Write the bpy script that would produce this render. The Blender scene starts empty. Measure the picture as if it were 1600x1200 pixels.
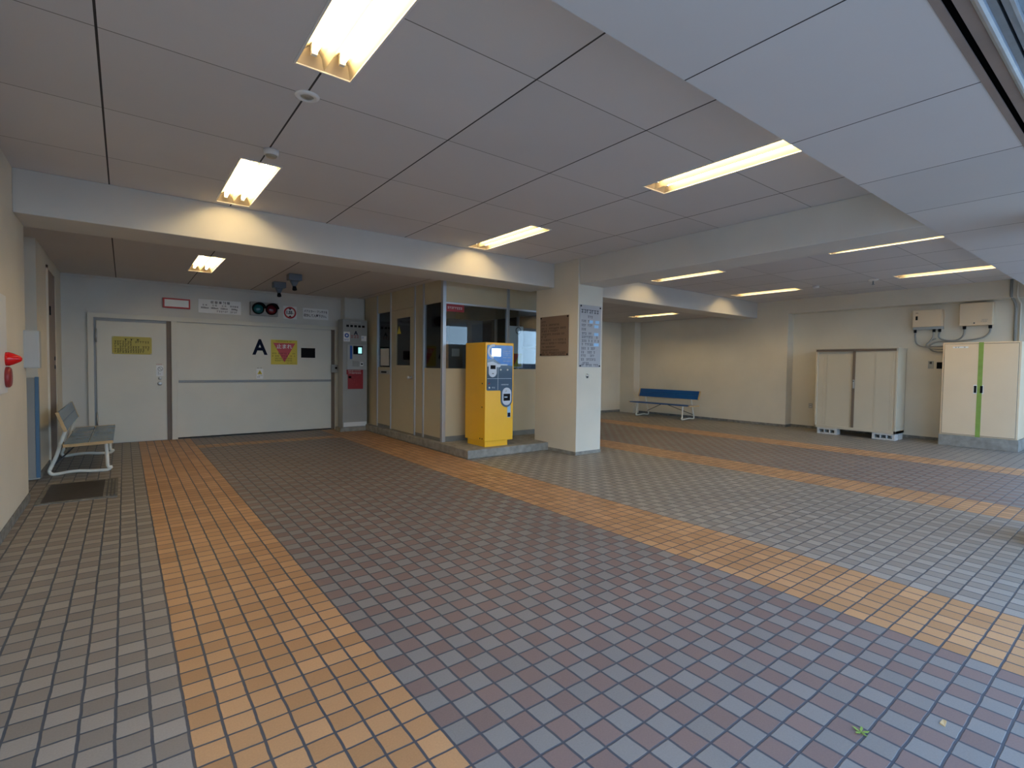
import bpy, bmesh, math, random
from mathutils import Vector, Matrix
random.seed(7)
C = bpy.context.scene.collection
PI = math.pi

# ------------------------------------------------------------------ materials
def newmat(name):
    m = bpy.data.materials.new(name); m.use_nodes = True
    nt = m.node_tree
    return m, nt, nt.nodes['Principled BSDF']

def paint(name, col, rough=0.6, var=0.06, scale=3.0, metal=0.0, bump=0.0, spec=0.5, bscale=80.0):
    """painted / plain surface with a little procedural mottling"""
    m, nt, b = newmat(name)
    tc = nt.nodes.new('ShaderNodeTexCoord'); nz = nt.nodes.new('ShaderNodeTexNoise')
    nz.inputs['Scale'].default_value = scale; nz.inputs['Detail'].default_value = 5
    nt.links.new(tc.outputs['Object'], nz.inputs['Vector'])
    rp = nt.nodes.new('ShaderNodeMapRange')
    rp.inputs['From Min'].default_value = 0.3; rp.inputs['From Max'].default_value = 0.7
    rp.inputs['To Min'].default_value = 1 - var; rp.inputs['To Max'].default_value = 1 + var
    nt.links.new(nz.outputs['Fac'], rp.inputs['Value'])
    mx = nt.nodes.new('ShaderNodeVectorMath'); mx.operation = 'SCALE'
    mx.inputs[0].default_value = col[:3]
    nt.links.new(rp.outputs['Result'], mx.inputs['Scale'])
    nt.links.new(mx.outputs['Vector'], b.inputs['Base Color'])
    b.inputs['Roughness'].default_value = rough; b.inputs['Metallic'].default_value = metal
    b.inputs['Specular IOR Level'].default_value = spec
    if bump:
        n2 = nt.nodes.new('ShaderNodeTexNoise'); n2.inputs['Scale'].default_value = bscale
        nt.links.new(tc.outputs['Object'], n2.inputs['Vector'])
        bp = nt.nodes.new('ShaderNodeBump'); bp.inputs['Strength'].default_value = bump
        bp.inputs['Distance'].default_value = 0.004
        nt.links.new(n2.outputs['Fac'], bp.inputs['Height'])
        nt.links.new(bp.outputs['Normal'], b.inputs['Normal'])
    return m

def emit(name, col, s):
    m, nt, b = newmat(name)
    b.inputs['Base Color'].default_value = (*col, 1)
    b.inputs['Emission Color'].default_value = (*col, 1)
    b.inputs['Emission Strength'].default_value = s
    return m

def glass(name, tint=(0.86, 0.9, 0.91)):
    m, nt, b = newmat(name)
    nt.nodes.remove(b)
    out = nt.nodes['Material Output']
    tr = nt.nodes.new('ShaderNodeBsdfTransparent'); tr.inputs['Color'].default_value = (*tint, 1)
    gl = nt.nodes.new('ShaderNodeBsdfGlossy'); gl.inputs['Roughness'].default_value = 0.015
    fr = nt.nodes.new('ShaderNodeFresnel'); fr.inputs['IOR'].default_value = 1.5
    mx = nt.nodes.new('ShaderNodeMixShader')
    nt.links.new(fr.outputs['Fac'], mx.inputs['Fac'])
    nt.links.new(tr.outputs['BSDF'], mx.inputs[1]); nt.links.new(gl.outputs['BSDF'], mx.inputs[2])
    nt.links.new(mx.outputs['Shader'], out.inputs['Surface'])
    return m

def nd(nt, op, a, b=None, c=None):
    n = nt.nodes.new('ShaderNodeMath'); n.operation = op
    for i, v in enumerate((a, b, c)):
        if v is None: continue
        if isinstance(v, (int, float)): n.inputs[i].default_value = v
        else: nt.links.new(v, n.inputs[i])
    return n.outputs[0]

def mixc(nt, f, a, b):
    n = nt.nodes.new('ShaderNodeMix'); n.data_type = 'RGBA'
    nt.links.new(f, n.inputs[0])
    for s, v in ((n.inputs[6], a), (n.inputs[7], b)):
        if isinstance(v, tuple): s.default_value = (*v, 1)
        else: nt.links.new(v, s)
    return n.outputs[2]

TILE = 0.110
X0 = 0.178
def tile_mat():
    m, nt, bs = newmat('floor_tiles')
    tc = nt.nodes.new('ShaderNodeTexCoord'); sp = nt.nodes.new('ShaderNodeSeparateXYZ')
    # a slight waviness in the hand-laid joints
    nz = nt.nodes.new('ShaderNodeTexNoise'); nz.inputs['Scale'].default_value = 9
    nt.links.new(tc.outputs['Object'], nz.inputs['Vector'])
    off = nt.nodes.new('ShaderNodeVectorMath'); off.operation = 'SUBTRACT'; off.inputs[1].default_value = (.5, .5, .5)
    nt.links.new(nz.outputs['Color'], off.inputs[0])
    sc = nt.nodes.new('ShaderNodeVectorMath'); sc.operation = 'SCALE'; sc.inputs['Scale'].default_value = 0.009
    nt.links.new(off.outputs[0], sc.inputs[0])
    ad = nt.nodes.new('ShaderNodeVectorMath'); ad.operation = 'ADD'
    nt.links.new(tc.outputs['Object'], ad.inputs[0]); nt.links.new(sc.outputs[0], ad.inputs[1])
    nt.links.new(ad.outputs[0], sp.inputs[0])
    u = nd(nt, 'DIVIDE', nd(nt, 'SUBTRACT', sp.outputs[0], X0), TILE)
    v = nd(nt, 'DIVIDE', nd(nt, 'SUBTRACT', sp.outputs[1], 0.009), TILE)
    iu, iv = nd(nt, 'FLOOR', u), nd(nt, 'FLOOR', v)
    fu, fv = nd(nt, 'FRACT', u), nd(nt, 'FRACT', v)
    eu = nd(nt, 'MINIMUM', fu, nd(nt, 'SUBTRACT', 1.0, fu))
    ev = nd(nt, 'MINIMUM', fv, nd(nt, 'SUBTRACT', 1.0, fv))
    def ss(e, a, b):
        r = nt.nodes.new('ShaderNodeMapRange'); r.interpolation_type = 'SMOOTHSTEP'
        r.inputs['From Min'].default_value = a; r.inputs['From Max'].default_value = b
        nt.links.new(e, r.inputs['Value']); return r.outputs['Result']
    tile = nd(nt, 'MULTIPLY', ss(eu, 0.034, 0.058), ss(ev, 0.03, 0.054))   # 1 on the tile, 0 in the joint
    par = nd(nt, 'MODULO', nd(nt, 'ADD', nd(nt, 'ADD', iu, iv), 1000.0), 2.0)
    par = nd(nt, 'GREATER_THAN', par, 0.5)
    cv = nt.nodes.new('ShaderNodeCombineXYZ'); nt.links.new(iu, cv.inputs[0]); nt.links.new(iv, cv.inputs[1])
    wn = nt.nodes.new('ShaderNodeTexWhiteNoise'); wn.noise_dimensions = '2D'
    nt.links.new(cv.outputs[0], wn.inputs['Vector'])
    def rng(a, b):   # 1 when a <= column < b
        return nd(nt, 'MULTIPLY', nd(nt, 'GREATER_THAN', iu, a - .5), nd(nt, 'LESS_THAN', iu, b - .5))
    red = mixc(nt, par, (0.215, 0.148, 0.13), (0.235, 0.222, 0.205))
    taupe = mixc(nt, par, (0.24, 0.205, 0.172), (0.32, 0.282, 0.242))
    grey = mixc(nt, par, (0.26, 0.235, 0.2), (0.335, 0.31, 0.27))
    dull = mixc(nt, par, (0.235, 0.218, 0.19), (0.27, 0.252, 0.222))
    col = mixc(nt, rng(7, 28), taupe, red)
    col = mixc(nt, rng(35, 59), col, grey)
    col = mixc(nt, rng(65, 86), col, red)
    col = mixc(nt, rng(92, 400), col, dull)
    org = rng(0, 7)
    for a, b in ((28, 35), (59, 65), (86, 92)):
        org = nd(nt, 'MAXIMUM', org, rng(a, b))
    band = nd(nt, 'MULTIPLY', rng(7, 28), nd(nt, 'MULTIPLY', nd(nt, 'GREATER_THAN', iv, 86.5), nd(nt, 'LESS_THAN', iv, 89.5)))
    org = nd(nt, 'MAXIMUM', org, band)
    oc = mixc(nt, wn.outputs['Value'], (0.46, 0.245, 0.108), (0.54, 0.305, 0.145))
    col = mixc(nt, org, col, oc)
    # per tile and fine grain variation
    n2 = nt.nodes.new('ShaderNodeTexNoise'); n2.inputs['Scale'].default_value = 140; n2.inputs['Detail'].default_value = 4
    nt.links.new(tc.outputs['Object'], n2.inputs['Vector'])
    n3 = nt.nodes.new('ShaderNodeTexNoise'); n3.inputs['Scale'].default_value = 0.8; n3.inputs['Detail'].default_value = 6
    nt.links.new(tc.outputs['Object'], n3.inputs['Vector'])
    k = nd(nt, 'ADD', nd(nt, 'MULTIPLY', wn.outputs['Value'], 0.14), 0.67)
    k = nd(nt, 'ADD', k, nd(nt, 'MULTIPLY', n2.outputs['Fac'], 0.3))
    k = nd(nt, 'ADD', k, nd(nt, 'MULTIPLY', n3.outputs['Fac'], 0.22))
    vm = nt.nodes.new('ShaderNodeVectorMath'); vm.operation = 'SCALE'
    nt.links.new(col, vm.inputs[0]); nt.links.new(k, vm.inputs['Scale'])
    fin = mixc(nt, tile, (0.062, 0.072, 0.09), vm.outputs[0])
    nt.links.new(fin, bs.inputs['Base Color'])
    rr = nd(nt, 'SUBTRACT', 0.56, nd(nt, 'MULTIPLY', n3.outputs['Fac'], 0.16))
    nt.links.new(rr, bs.inputs['Roughness'])
    bs.inputs['Specular IOR Level'].default_value = 0.5
    h = nd(nt, 'ADD', tile, nd(nt, 'MULTIPLY', n2.outputs['Fac'], 0.12))
    bp = nt.nodes.new('ShaderNodeBump'); bp.inputs['Distance'].default_value = 0.004; bp.inputs['Strength'].default_value = 0.55
    nt.links.new(h, bp.inputs['Height']); nt.links.new(bp.outputs['Normal'], bs.inputs['Normal'])
    return m

def board_mat(name, col, ox, oy, px=1.02, py=1.03, jx=0.006, jy=0.0035, ylines=True):
    """painted ceiling boards with narrow joints laid on a grid"""
    m, nt, bs = newmat(name)
    tc = nt.nodes.new('ShaderNodeTexCoord'); sp = nt.nodes.new('ShaderNodeSeparateXYZ')
    nt.links.new(tc.outputs['Object'], sp.inputs[0])
    def line(o, off, per, w):
        f = nd(nt, 'FRACT', nd(nt, 'ADD', nd(nt, 'DIVIDE', nd(nt, 'SUBTRACT', o, off), per), 100.5))
        d = nd(nt, 'MULTIPLY', nd(nt, 'ABSOLUTE', nd(nt, 'SUBTRACT', f, 0.5)), per)
        return nd(nt, 'LESS_THAN', d, w)
    lx = line(sp.outputs[0], ox, px, jx)
    nz = nt.nodes.new('ShaderNodeTexNoise'); nz.inputs['Scale'].default_value = 1.3; nz.inputs['Detail'].default_value = 4
    nt.links.new(tc.outputs['Object'], nz.inputs['Vector'])
    # each board keeps its own faint tone
    cv = nt.nodes.new('ShaderNodeCombineXYZ')
    nt.links.new(nd(nt, 'FLOOR', nd(nt, 'DIVIDE', nd(nt, 'SUBTRACT', sp.outputs[0], ox), px)), cv.inputs[0])
    if ylines: nt.links.new(nd(nt, 'FLOOR', nd(nt, 'DIVIDE', nd(nt, 'SUBTRACT', sp.outputs[1], oy), py)), cv.inputs[1])
    wn = nt.nodes.new('ShaderNodeTexWhiteNoise'); wn.noise_dimensions = '2D'; nt.links.new(cv.outputs[0], wn.inputs['Vector'])
    k = nd(nt, 'ADD', nd(nt, 'ADD', 0.91, nd(nt, 'MULTIPLY', nz.outputs['Fac'], 0.1)), nd(nt, 'MULTIPLY', wn.outputs['Value'], 0.08))
    vm = nt.nodes.new('ShaderNodeVectorMath'); vm.operation = 'SCALE'; vm.inputs[0].default_value = col
    nt.links.new(k, vm.inputs['Scale'])
    c = mixc(nt, lx, vm.outputs[0], (0.05, 0.045, 0.045))
    if ylines:
        ly = line(sp.outputs[1], oy, py, jy)
        c = mixc(nt, ly, c, (0.2, 0.195, 0.19))
        c = mixc(nt, lx, c, (0.05, 0.045, 0.045))
    nt.links.new(c, bs.inputs['Base Color']); bs.inputs['Roughness'].default_value = 0.75
    bs.inputs['Specular IOR Level'].default_value = 0.3
    return m

M = {}
M['tile'] = tile_mat()
M['ceil'] = board_mat('ceiling_boards', (0.66, 0.645, 0.65), -0.095, 2.34)
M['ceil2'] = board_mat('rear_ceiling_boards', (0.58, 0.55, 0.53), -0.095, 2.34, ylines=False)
M['soffit'] = board_mat('soffit_boards', (0.66, 0.65, 0.65), 1.99, 0.0, jx=0.004, ylines=False)
M['wall'] = paint('cream_wall_paint', (0.72, 0.665, 0.55), 0.7, 0.05, 1.2, bump=0.15, bscale=160)
M['wall_b'] = paint('grey_wall_paint', (0.64, 0.63, 0.585), 0.7, 0.05, 1.5, bump=0.15, bscale=160)
M['beam'] = paint('beam_paint', (0.66, 0.65, 0.61), 0.7, 0.05, 1.5, bump=0.15, bscale=160)
M['base'] = paint('grey_mortar_base', (0.2, 0.195, 0.18), 0.85, 0.35, 14, bump=0.3)
M['concrete'] = paint('concrete', (0.29, 0.275, 0.24), 0.85, 0.22, 10, bump=0.3)
M['asphalt'] = paint('asphalt', (0.34, 0.34, 0.34), 0.9, 0.3, 20)
M['street'] = paint('street_wall', (0.12, 0.12, 0.13), 0.9, 0.3, 0.7)
M['doorp'] = paint('door_enamel', (0.68, 0.665, 0.58), 0.42, 0.035, 2.0)
M['frame'] = paint('frame_enamel', (0.66, 0.64, 0.55), 0.4, 0.03, 2.0)
M['framed'] = paint('brown_jamb', (0.17, 0.125, 0.09), 0.5, 0.1, 3.0)
M['rail'] = paint('grey_rail', (0.28, 0.3, 0.31), 0.4, 0.05, 3.0)
M['black'] = paint('black', (0.008, 0.008, 0.01), 0.75, 0.1, spec=0.15)
M['ink'] = paint('ink', (0.012, 0.013, 0.022), 0.75, 0.05, spec=0.15)
M['navy'] = paint('navy', (0.006, 0.011, 0.032), 0.75, 0.05, spec=0.15)
M['dark'] = paint('dark_gap', (0.02, 0.018, 0.016), 0.8, 0.1)
M['steel'] = paint('stainless', (0.55, 0.57, 0.58), 0.32, 0.08, 6, metal=0.9)
M['galv'] = paint('galvanised', (0.6, 0.68, 0.76), 0.3, 0.12, 8, metal=0.8)
M['galvd'] = paint('dark_galvanised', (0.3, 0.36, 0.42), 0.4, 0.15, 8, metal=0.7)
M['slot'] = paint('slot_shade', (0.003, 0.003, 0.003), 0.95, 0.1, spec=0.0)  # black painted in for the shade inside the overhead slots
M['lip'] = paint('brown_lip', (0.3, 0.235, 0.2), 0.7, 0.1, 4)
M['white'] = paint('white_enamel', (0.76, 0.76, 0.74), 0.4, 0.03)
M['refl'] = paint('reflector', (0.46, 0.39, 0.28), 0.45, 0.02)
M['signw'] = paint('white_plate', (0.84, 0.85, 0.84), 0.45, 0.04)
M['yel'] = paint('yellow_plate', (0.5, 0.43, 0.085), 0.5, 0.06)
M['yel2'] = paint('bright_yellow', (0.68, 0.56, 0.05), 0.5, 0.06)
M['red'] = paint('red', (0.5, 0.03, 0.035), 0.45, 0.06)
M['redpink'] = paint('faded_red', (0.56, 0.07, 0.085), 0.5, 0.08)
M['dred'] = paint('deep_red', (0.3, 0.012, 0.02), 0.45, 0.06)
M['blue'] = paint('blue', (0.03, 0.11, 0.42), 0.45, 0.08)
M['pm'] = paint('pay_machine_yellow', (0.98, 0.53, 0.02), 0.32, 0.02)
M['booth'] = paint('booth_panel', (0.55, 0.47, 0.31), 0.5, 0.04, 1.5)
M['alu'] = paint('aluminium', (0.5, 0.53, 0.56), 0.35, 0.05, 4, metal=0.6)
M['kick'] = paint('kick_plate', (0.2, 0.2, 0.18), 0.5, 0.12, 6)
M['opgrey'] = paint('operation_cabinet_grey', (0.34, 0.34, 0.32), 0.45, 0.05)
M['panelg'] = paint('panel_grey', (0.42, 0.43, 0.42), 0.4, 0.05)
M['bblue'] = paint('bench_blue', (0.003, 0.08, 0.29), 0.34, 0.06, 6)
M['bgrey'] = paint('bench_slate', (0.12, 0.19, 0.29), 0.26, 0.08, 6)
M['tan'] = paint('tan_edge', (0.62, 0.42, 0.2), 0.6, 0.1, 8)
M['tube'] = paint('cream_tube', (0.8, 0.77, 0.67), 0.35, 0.06, 6)
M['rod'] = paint('dark_rod', (0.05, 0.055, 0.06), 0.5, 0.1)
M['cab'] = paint('cabinet_cream', (0.56, 0.5, 0.38), 0.45, 0.03, 1.5)
M['cab2'] = paint('cabinet_beige', (0.78, 0.62, 0.42), 0.45, 0.03, 1.5)
M['block'] = paint('whitened_concrete_block', (0.55, 0.55, 0.53), 0.85, 0.12, 25, bump=0.3)
M['tape'] = paint('green_tape', (0.25, 0.37, 0.07), 0.5, 0.12, 9)
M['conduit'] = paint('grey_conduit', (0.3, 0.29, 0.26), 0.5, 0.1, 10)
M['brownp'] = paint('brown_plaque', (0.22, 0.15, 0.105), 0.42, 0.05)
M['greyp'] = paint('silver_plaque', (0.42, 0.41, 0.42), 0.4, 0.05)
M['matb'] = paint('dark_cover', (0.04, 0.032, 0.026), 0.5, 0.25, 20)
M['lampred'] = paint('red_lens', (0.75, 0.01, 0.01), 0.15, 0.03)
M['alarmred'] = paint('alarm_red', (0.3, 0.03, 0.03), 0.4, 0.05)
M['screen'] = emit('lit_screen', (0.8, 0.95, 1.0), 1.6)
M['screen2'] = emit('panel_screen', (0.35, 0.8, 0.75), 0.5)
M['lens_g'] = paint('green_lens', (0.01, 0.12, 0.13), 0.15, 0.05)
M['lens_r'] = paint('dark_red_lens', (0.12, 0.01, 0.02), 0.15, 0.05)
M['pmdark'] = paint('pay_panel', (0.05, 0.085, 0.13), 0.1, 0.1, 3, spec=0.9)
M['pmblue'] = paint('pay_panel_blue', (0.04, 0.2, 0.62), 0.15, 0.25, 9)
M['pmpale'] = paint('pay_panel_pale', (0.6, 0.66, 0.74), 0.3, 0.05)
M['sky'] = paint('pale_blue_label', (0.35, 0.6, 0.85), 0.4, 0.06)
M['lamp'] = emit('fluorescent', (1.0, 0.77, 0.40), 14.0)
M['glass'] = glass('booth_glass')
M['wood'] = paint('brown_board', (0.3, 0.15, 0.06), 0.5, 0.15, 6)
M['locker'] = paint('dark_locker', (0.07, 0.09, 0.11), 0.5, 0.08)
M['curtain'] = paint('dark_interior', (0.09, 0.08, 0.07), 0.8, 0.2)
M['paper'] = paint('paper', (0.62, 0.6, 0.55), 0.7, 0.06)
M['edgeblue'] = paint('blue_grey_edge', (0.09, 0.19, 0.31), 0.45, 0.06)
M['slate'] = paint('slate_bracket', (0.11, 0.14, 0.18), 0.4, 0.1)

# ------------------------------------------------------------------ mesh builder
class Frame:
    """a face in the place: origin o, right u, up v, outward n"""
    def __init__(s, o, u, v, n): s.o, s.u, s.v, s.n = Vector(o), Vector(u), Vector(v), Vector(n)
    def p(s, a, b, c=0): return s.o + s.u * a + s.v * b + s.n * c
def FY(y): return Frame((0, y, 0), (1, 0, 0), (0, 0, 1), (0, -1, 0))       # faces the entrance; a = x
def FXm(x): return Frame((x, 0, 0), (0, -1, 0), (0, 0, 1), (-1, 0, 0))     # faces left; a = -y
def FXp(x): return Frame((x, 0, 0), (0, 1, 0), (0, 0, 1), (1, 0, 0))       # faces right; a = y

ORG = {}
class MB:
    def __init__(s): s.bm = bmesh.new()
    def hexa(s, P, bev=0.0, seg=2):
        vs = [s.bm.verts.new(p) for p in P]
        fs = [s.bm.faces.new([vs[i] for i in f]) for f in
              ((0, 3, 2, 1), (4, 5, 6, 7), (0, 1, 5, 4), (1, 2, 6, 5), (2, 3, 7, 6), (3, 0, 4, 7))]
        if bev:
            es = list({e for f in fs for e in f.edges})
            bmesh.ops.bevel(s.bm, geom=es, offset=bev, segments=seg, profile=0.5, affect='EDGES')
        return s
    def box(s, x0, x1, y0, y1, z0, z1, bev=0.0, seg=2):
        return s.hexa([(x0, y0, z0), (x1, y0, z0), (x1, y1, z0), (x0, y1, z0), (x0, y0, z1), (x1, y0, z1), (x1, y1, z1), (x0, y1, z1)], bev, seg)
    def fbox(s, F, a0, a1, b0, b1, c0, c1, bev=0.0):
        return s.hexa([F.p(a0, b0, c0), F.p(a1, b0, c0), F.p(a1, b0, c1), F.p(a0, b0, c1), F.p(a0, b1, c0), F.p(a1, b1, c0), F.p(a1, b1, c1), F.p(a0, b1, c1)], bev)
    def prism(s, F, pts, c0, c1):
        lo = [s.bm.verts.new(F.p(a, b, c0)) for a, b in pts]; hi = [s.bm.verts.new(F.p(a, b, c1)) for a, b in pts]
        n = len(pts)
        s.bm.faces.new(hi); s.bm.faces.new(lo[::-1])
        for i in range(n): s.bm.faces.new((lo[i], lo[(i + 1) % n], hi[(i + 1) % n], hi[i]))
        return s
    def rings(s, R, cap=True, close=False):
        """loft over rings of points"""
        V = [[s.bm.verts.new(p) for p in r] for r in R]; n = len(V[0])
        for i in range(len(V) - 1 + (1 if close else 0)):
            A, B = V[i], V[(i + 1) % len(V)]
            for k in range(n):
                f = s.bm.faces.new((A[k], A[(k + 1) % n], B[(k + 1) % n], B[k])); f.smooth = True
        if cap and not close:
            s.bm.faces.new(V[0][::-1]); s.bm.faces.new(V[-1])
        return s
    def lathe(s, o, axis, prof, n=24):
        """prof: list of (distance along axis, radius)"""
        ax = Vector(axis).normalized(); t = Vector((0, 0, 1)) if abs(ax.z) < .9 else Vector((1, 0, 0))
        u = ax.cross(t).normalized(); w = ax.cross(u)
        o = Vector(o)
        return s.rings([[o + ax * d + (u * math.cos(2 * PI * k / n) + w * math.sin(2 * PI * k / n)) * max(r, 1e-4) for k in range(n)] for d, r in prof])
    def tube(s, pts, r, n=10):
        pts = [Vector(p) for p in pts]; R = []
        ref = None
        for i, p in enumerate(pts):
            d = (pts[min(i + 1, len(pts) - 1)] - pts[max(i - 1, 0)]).normalized()
            if ref is None: ref = Vector((0, 0, 1)) if abs(d.z) < .8 else Vector((1, 0, 0))
            u = (ref - d * ref.dot(d)).normalized(); ref = u; w = d.cross(u)
            R.append([p + (u * math.cos(2 * PI * k / n) + w * math.sin(2 * PI * k / n)) * r for k in range(n)])
        return s.rings(R)
    def grid_slab(s, x0, x1, y0, y1, z0, z1, holes):
        xs = sorted({x0, x1, *[v for h in holes for v in h[:2] if x0 < v < x1]}); ys = sorted({y0, y1, *[v for h in holes for v in h[2:] if y0 < v < y1]})
        inh = lambda x, y: any(h[0] < x < h[1] and h[2] < y < h[3] for h in holes)
        V = {}
        def g(x, y, z):
            k = (round(x, 5), round(y, 5), z)
            if k not in V: V[k] = s.bm.verts.new((x, y, z))
            return V[k]
        nx, ny = len(xs) - 1, len(ys) - 1
        solid = [[not inh((xs[i] + xs[i + 1]) / 2, (ys[j] + ys[j + 1]) / 2) for j in range(ny)] for i in range(nx)]
        S = lambda i, j: 0 <= i < nx and 0 <= j < ny and solid[i][j]
        for i in range(nx):
            for j in range(ny):
                if not solid[i][j]: continue
                a, b, c, d = xs[i], xs[i + 1], ys[j], ys[j + 1]
                s.bm.faces.new((g(a, c, z0), g(a, d, z0), g(b, d, z0), g(b, c, z0)))
                s.bm.faces.new((g(a, c, z1), g(b, c, z1), g(b, d, z1), g(a, d, z1)))
                if not S(i - 1, j): s.bm.faces.new((g(a, c, z0), g(a, c, z1), g(a, d, z1), g(a, d, z0)))
                if not S(i + 1, j): s.bm.faces.new((g(b, c, z0), g(b, d, z0), g(b, d, z1), g(b, c, z1)))
                if not S(i, j - 1): s.bm.faces.new((g(a, c, z0), g(b, c, z0), g(b, c, z1), g(a, c, z1)))
                if not S(i, j + 1): s.bm.faces.new((g(a, d, z0), g(a, d, z1), g(b, d, z1), g(b, d, z0)))
        return s
    def text(s, F, txt, a, b, size, c=0.001, align='CENTER', sx=1.0, bold=0.0):
        cu = bpy.data.curves.new('t', 'FONT'); cu.body = txt; cu.size = size; cu.align_x = align; cu.align_y = 'CENTER'
        cu.resolution_u = 3; cu.extrude = 0.0; cu.offset = bold
        ob = bpy.data.objects.new('t', cu); C.objects.link(ob)
        bpy.context.view_layer.update()
        me = bpy.data.meshes.new_from_object(ob.evaluated_get(bpy.context.evaluated_depsgraph_get()))
        mp = [s.bm.verts.new(F.p(a + v.co.x * sx, b + v.co.y, c)) for v in me.vertices]
        for p in me.polygons:
            try: s.bm.faces.new([mp[i] for i in p.vertices])
            except ValueError: pass
        bpy.data.objects.remove(ob); bpy.data.curves.remove(cu); bpy.data.meshes.remove(me)
        return s
    def dashes(s, F, a, b, w, h, c=0.001, pitch=None, fill=0.86, t=0.0006):
        """a line of lettering too small to read: a row of small marks"""
        pitch = pitch or h * 1.05; n = max(1, int(w / pitch))
        for i in range(n):
            x = a + i * pitch
            if random.random() > fill: continue
            k = random.random()
            s.fbox(F, x, x + pitch * .8, b + h * .34, b + h * .5, c - t, c)
            s.fbox(F, x + pitch * (.15 + .4 * k), x + pitch * (.32 + .4 * k), b - h * .5, b + h * .5, c - t, c)
            if k > .35: s.fbox(F, x + pitch * .08, x + pitch * .75, b - h * .42, b - h * .26, c - t, c)
        return s
    def build(s, name, m, parent=None):
        bmesh.ops.recalc_face_normals(s.bm, faces=s.bm.faces[:])
        org = ORG[parent] if parent is not None else None
        if org is None:
            vs = s.bm.verts
            lo = Vector([min(v.co[i] for v in vs) for i in range(3)]); hi = Vector([max(v.co[i] for v in vs) for i in range(3)])
            org = Vector(((lo.x + hi.x) / 2, (lo.y + hi.y) / 2, lo.z))
            if m in WORLDMATS: org = Vector((0, 0, 0))
        bmesh.ops.translate(s.bm, verts=s.bm.verts[:], vec=-org)
        me = bpy.data.meshes.new(name); s.bm.to_mesh(me); s.bm.free()
        me.materials.append(M[m])
        o = bpy.data.objects.new(name, me); C.objects.link(o)
        if parent is None: o.location = org
        else: o.parent = parent
        ORG[o] = org
        return o
WORLDMATS = ('tile', 'ceil', 'ceil2', 'soffit')

def thing(name, label, cat, loc=(0, 0, 0), group=None):
    o = bpy.data.objects.new(name, None); C.objects.link(o); o.location = loc; o.empty_display_size = 0.1
    o['label'] = label; o['category'] = cat
    if group: o['group'] = group
    ORG[o] = Vector(loc)
    return o
def tag(o, label, cat, group=None):
    o['label'] = label; o['category'] = cat
    if group: o['group'] = group
    return o
def struct(o): o['kind'] = 'structure'; return o
def sbox(name, m, *a, bev=0.0): return struct(MB().box(*a, bev=bev).build(name, m))
def dup(root, loc, label, group=None):
    r = root.copy(); C.objects.link(r); r.location = loc; r['label'] = label
    if group: r['group'] = group
    def rec(src, dst):
        for ch in list(src.children):
            if ch.name.startswith('\0'): continue
            c = ch.copy(); C.objects.link(c); c.parent = dst; rec(ch, c)
    rec(root, r)
    ORG[r] = Vector(loc)
    return r

# ------------------------------------------------------------------ room shell
ZC, ZR, ZB, ZS = 3.08, 2.80, 2.69, 2.67      # front ceiling, rear ceiling, beam underside, entrance soffit
YB = 10.9                                     # door wall
LIGHTS = [(0.935, 2.35, ZC), (0.935, 5.43, ZC), (4.0, 2.35, ZC), (4.03, 5.42, ZC), (0.945, 8.53, ZR),
          (8.0, 2.38, ZC), (8.12, 5.48, ZC), (11.0, 2.38, ZC), (11.12, 5.48, ZC), (11.17, 8.45, ZR)]
LW, LL = 0.165, 0.71
hole = lambda l: (l[0] - LW, l[0] + LW, l[1] - LL, l[1] + LL)

struct(MB().box(-2.0, 14.2, -4.0, 11.4, -0.12, 0.0).build('floor', 'tile'))
sbox('street_ground', 'asphalt', -30, 40, -24, -4.0, -0.15, -0.02)
sbox('wall_street', 'street', -30, 40, -16.4, -16, -0.02, 1.6)
struct(MB().grid_slab(-1.7, 13.3, 1.365, 6.55, ZC, ZC + 0.12, [hole(l) for l in LIGHTS if l[2] == ZC]).build('ceiling', 'ceil'))
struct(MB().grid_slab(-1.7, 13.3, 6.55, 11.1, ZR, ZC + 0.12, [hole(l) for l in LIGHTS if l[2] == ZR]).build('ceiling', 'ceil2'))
sbox('roof_slab', 'concrete', -2.2, 14.2, 0.30, 11.4, 3.24, 3.4)
struct(MB().box(-1.7, 13.3, 0.559, 1.365, ZS, ZC + 0.12).build('soffit', 'soffit'))
# shutter slot and lintel over the entrance
sbox('trim_1', 'lip', -1.7, 13.3, 0.532, 0.559, ZS - 0.004, ZC)
sbox('trim_2', 'slot', -1.7, 13.3, 0.510, 0.532, ZS + 0.002, ZC)  # nearly flush filler strip, its black stands for the slot's deep shade
sbox('trim_3', 'lip', -1.7, 13.3, 0.471, 0.510, ZS, ZC)
sbox('trim_4', 'galv', -1.7, 13.3, 0.437, 0.471, ZS - 0.012, ZC, bev=0.013)
sbox('trim_5', 'galvd', -1.7, 13.3, 0.415, 0.437, ZS, ZC)
sbox('trim_6', 'slot', -1.7, 13.3, 0.406, 0.415, ZS + 0.04, ZC)
sbox('trim_7', 'galvd', -1.7, 13.3, 0.386, 0.406, ZS, ZC)
sbox('trim_8', 'galv', -1.7, 13.3, 0.376, 0.386, ZS - 0.006, ZC)
sbox('trim_9', 'galvd', -1.7, 13.3, 0.331, 0.376, ZS + 0.02, ZC)
sbox('wall_front', 'wall', -1.7, 13.6, 0.30, 0.33, ZS + 0.02, 4.2)

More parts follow.
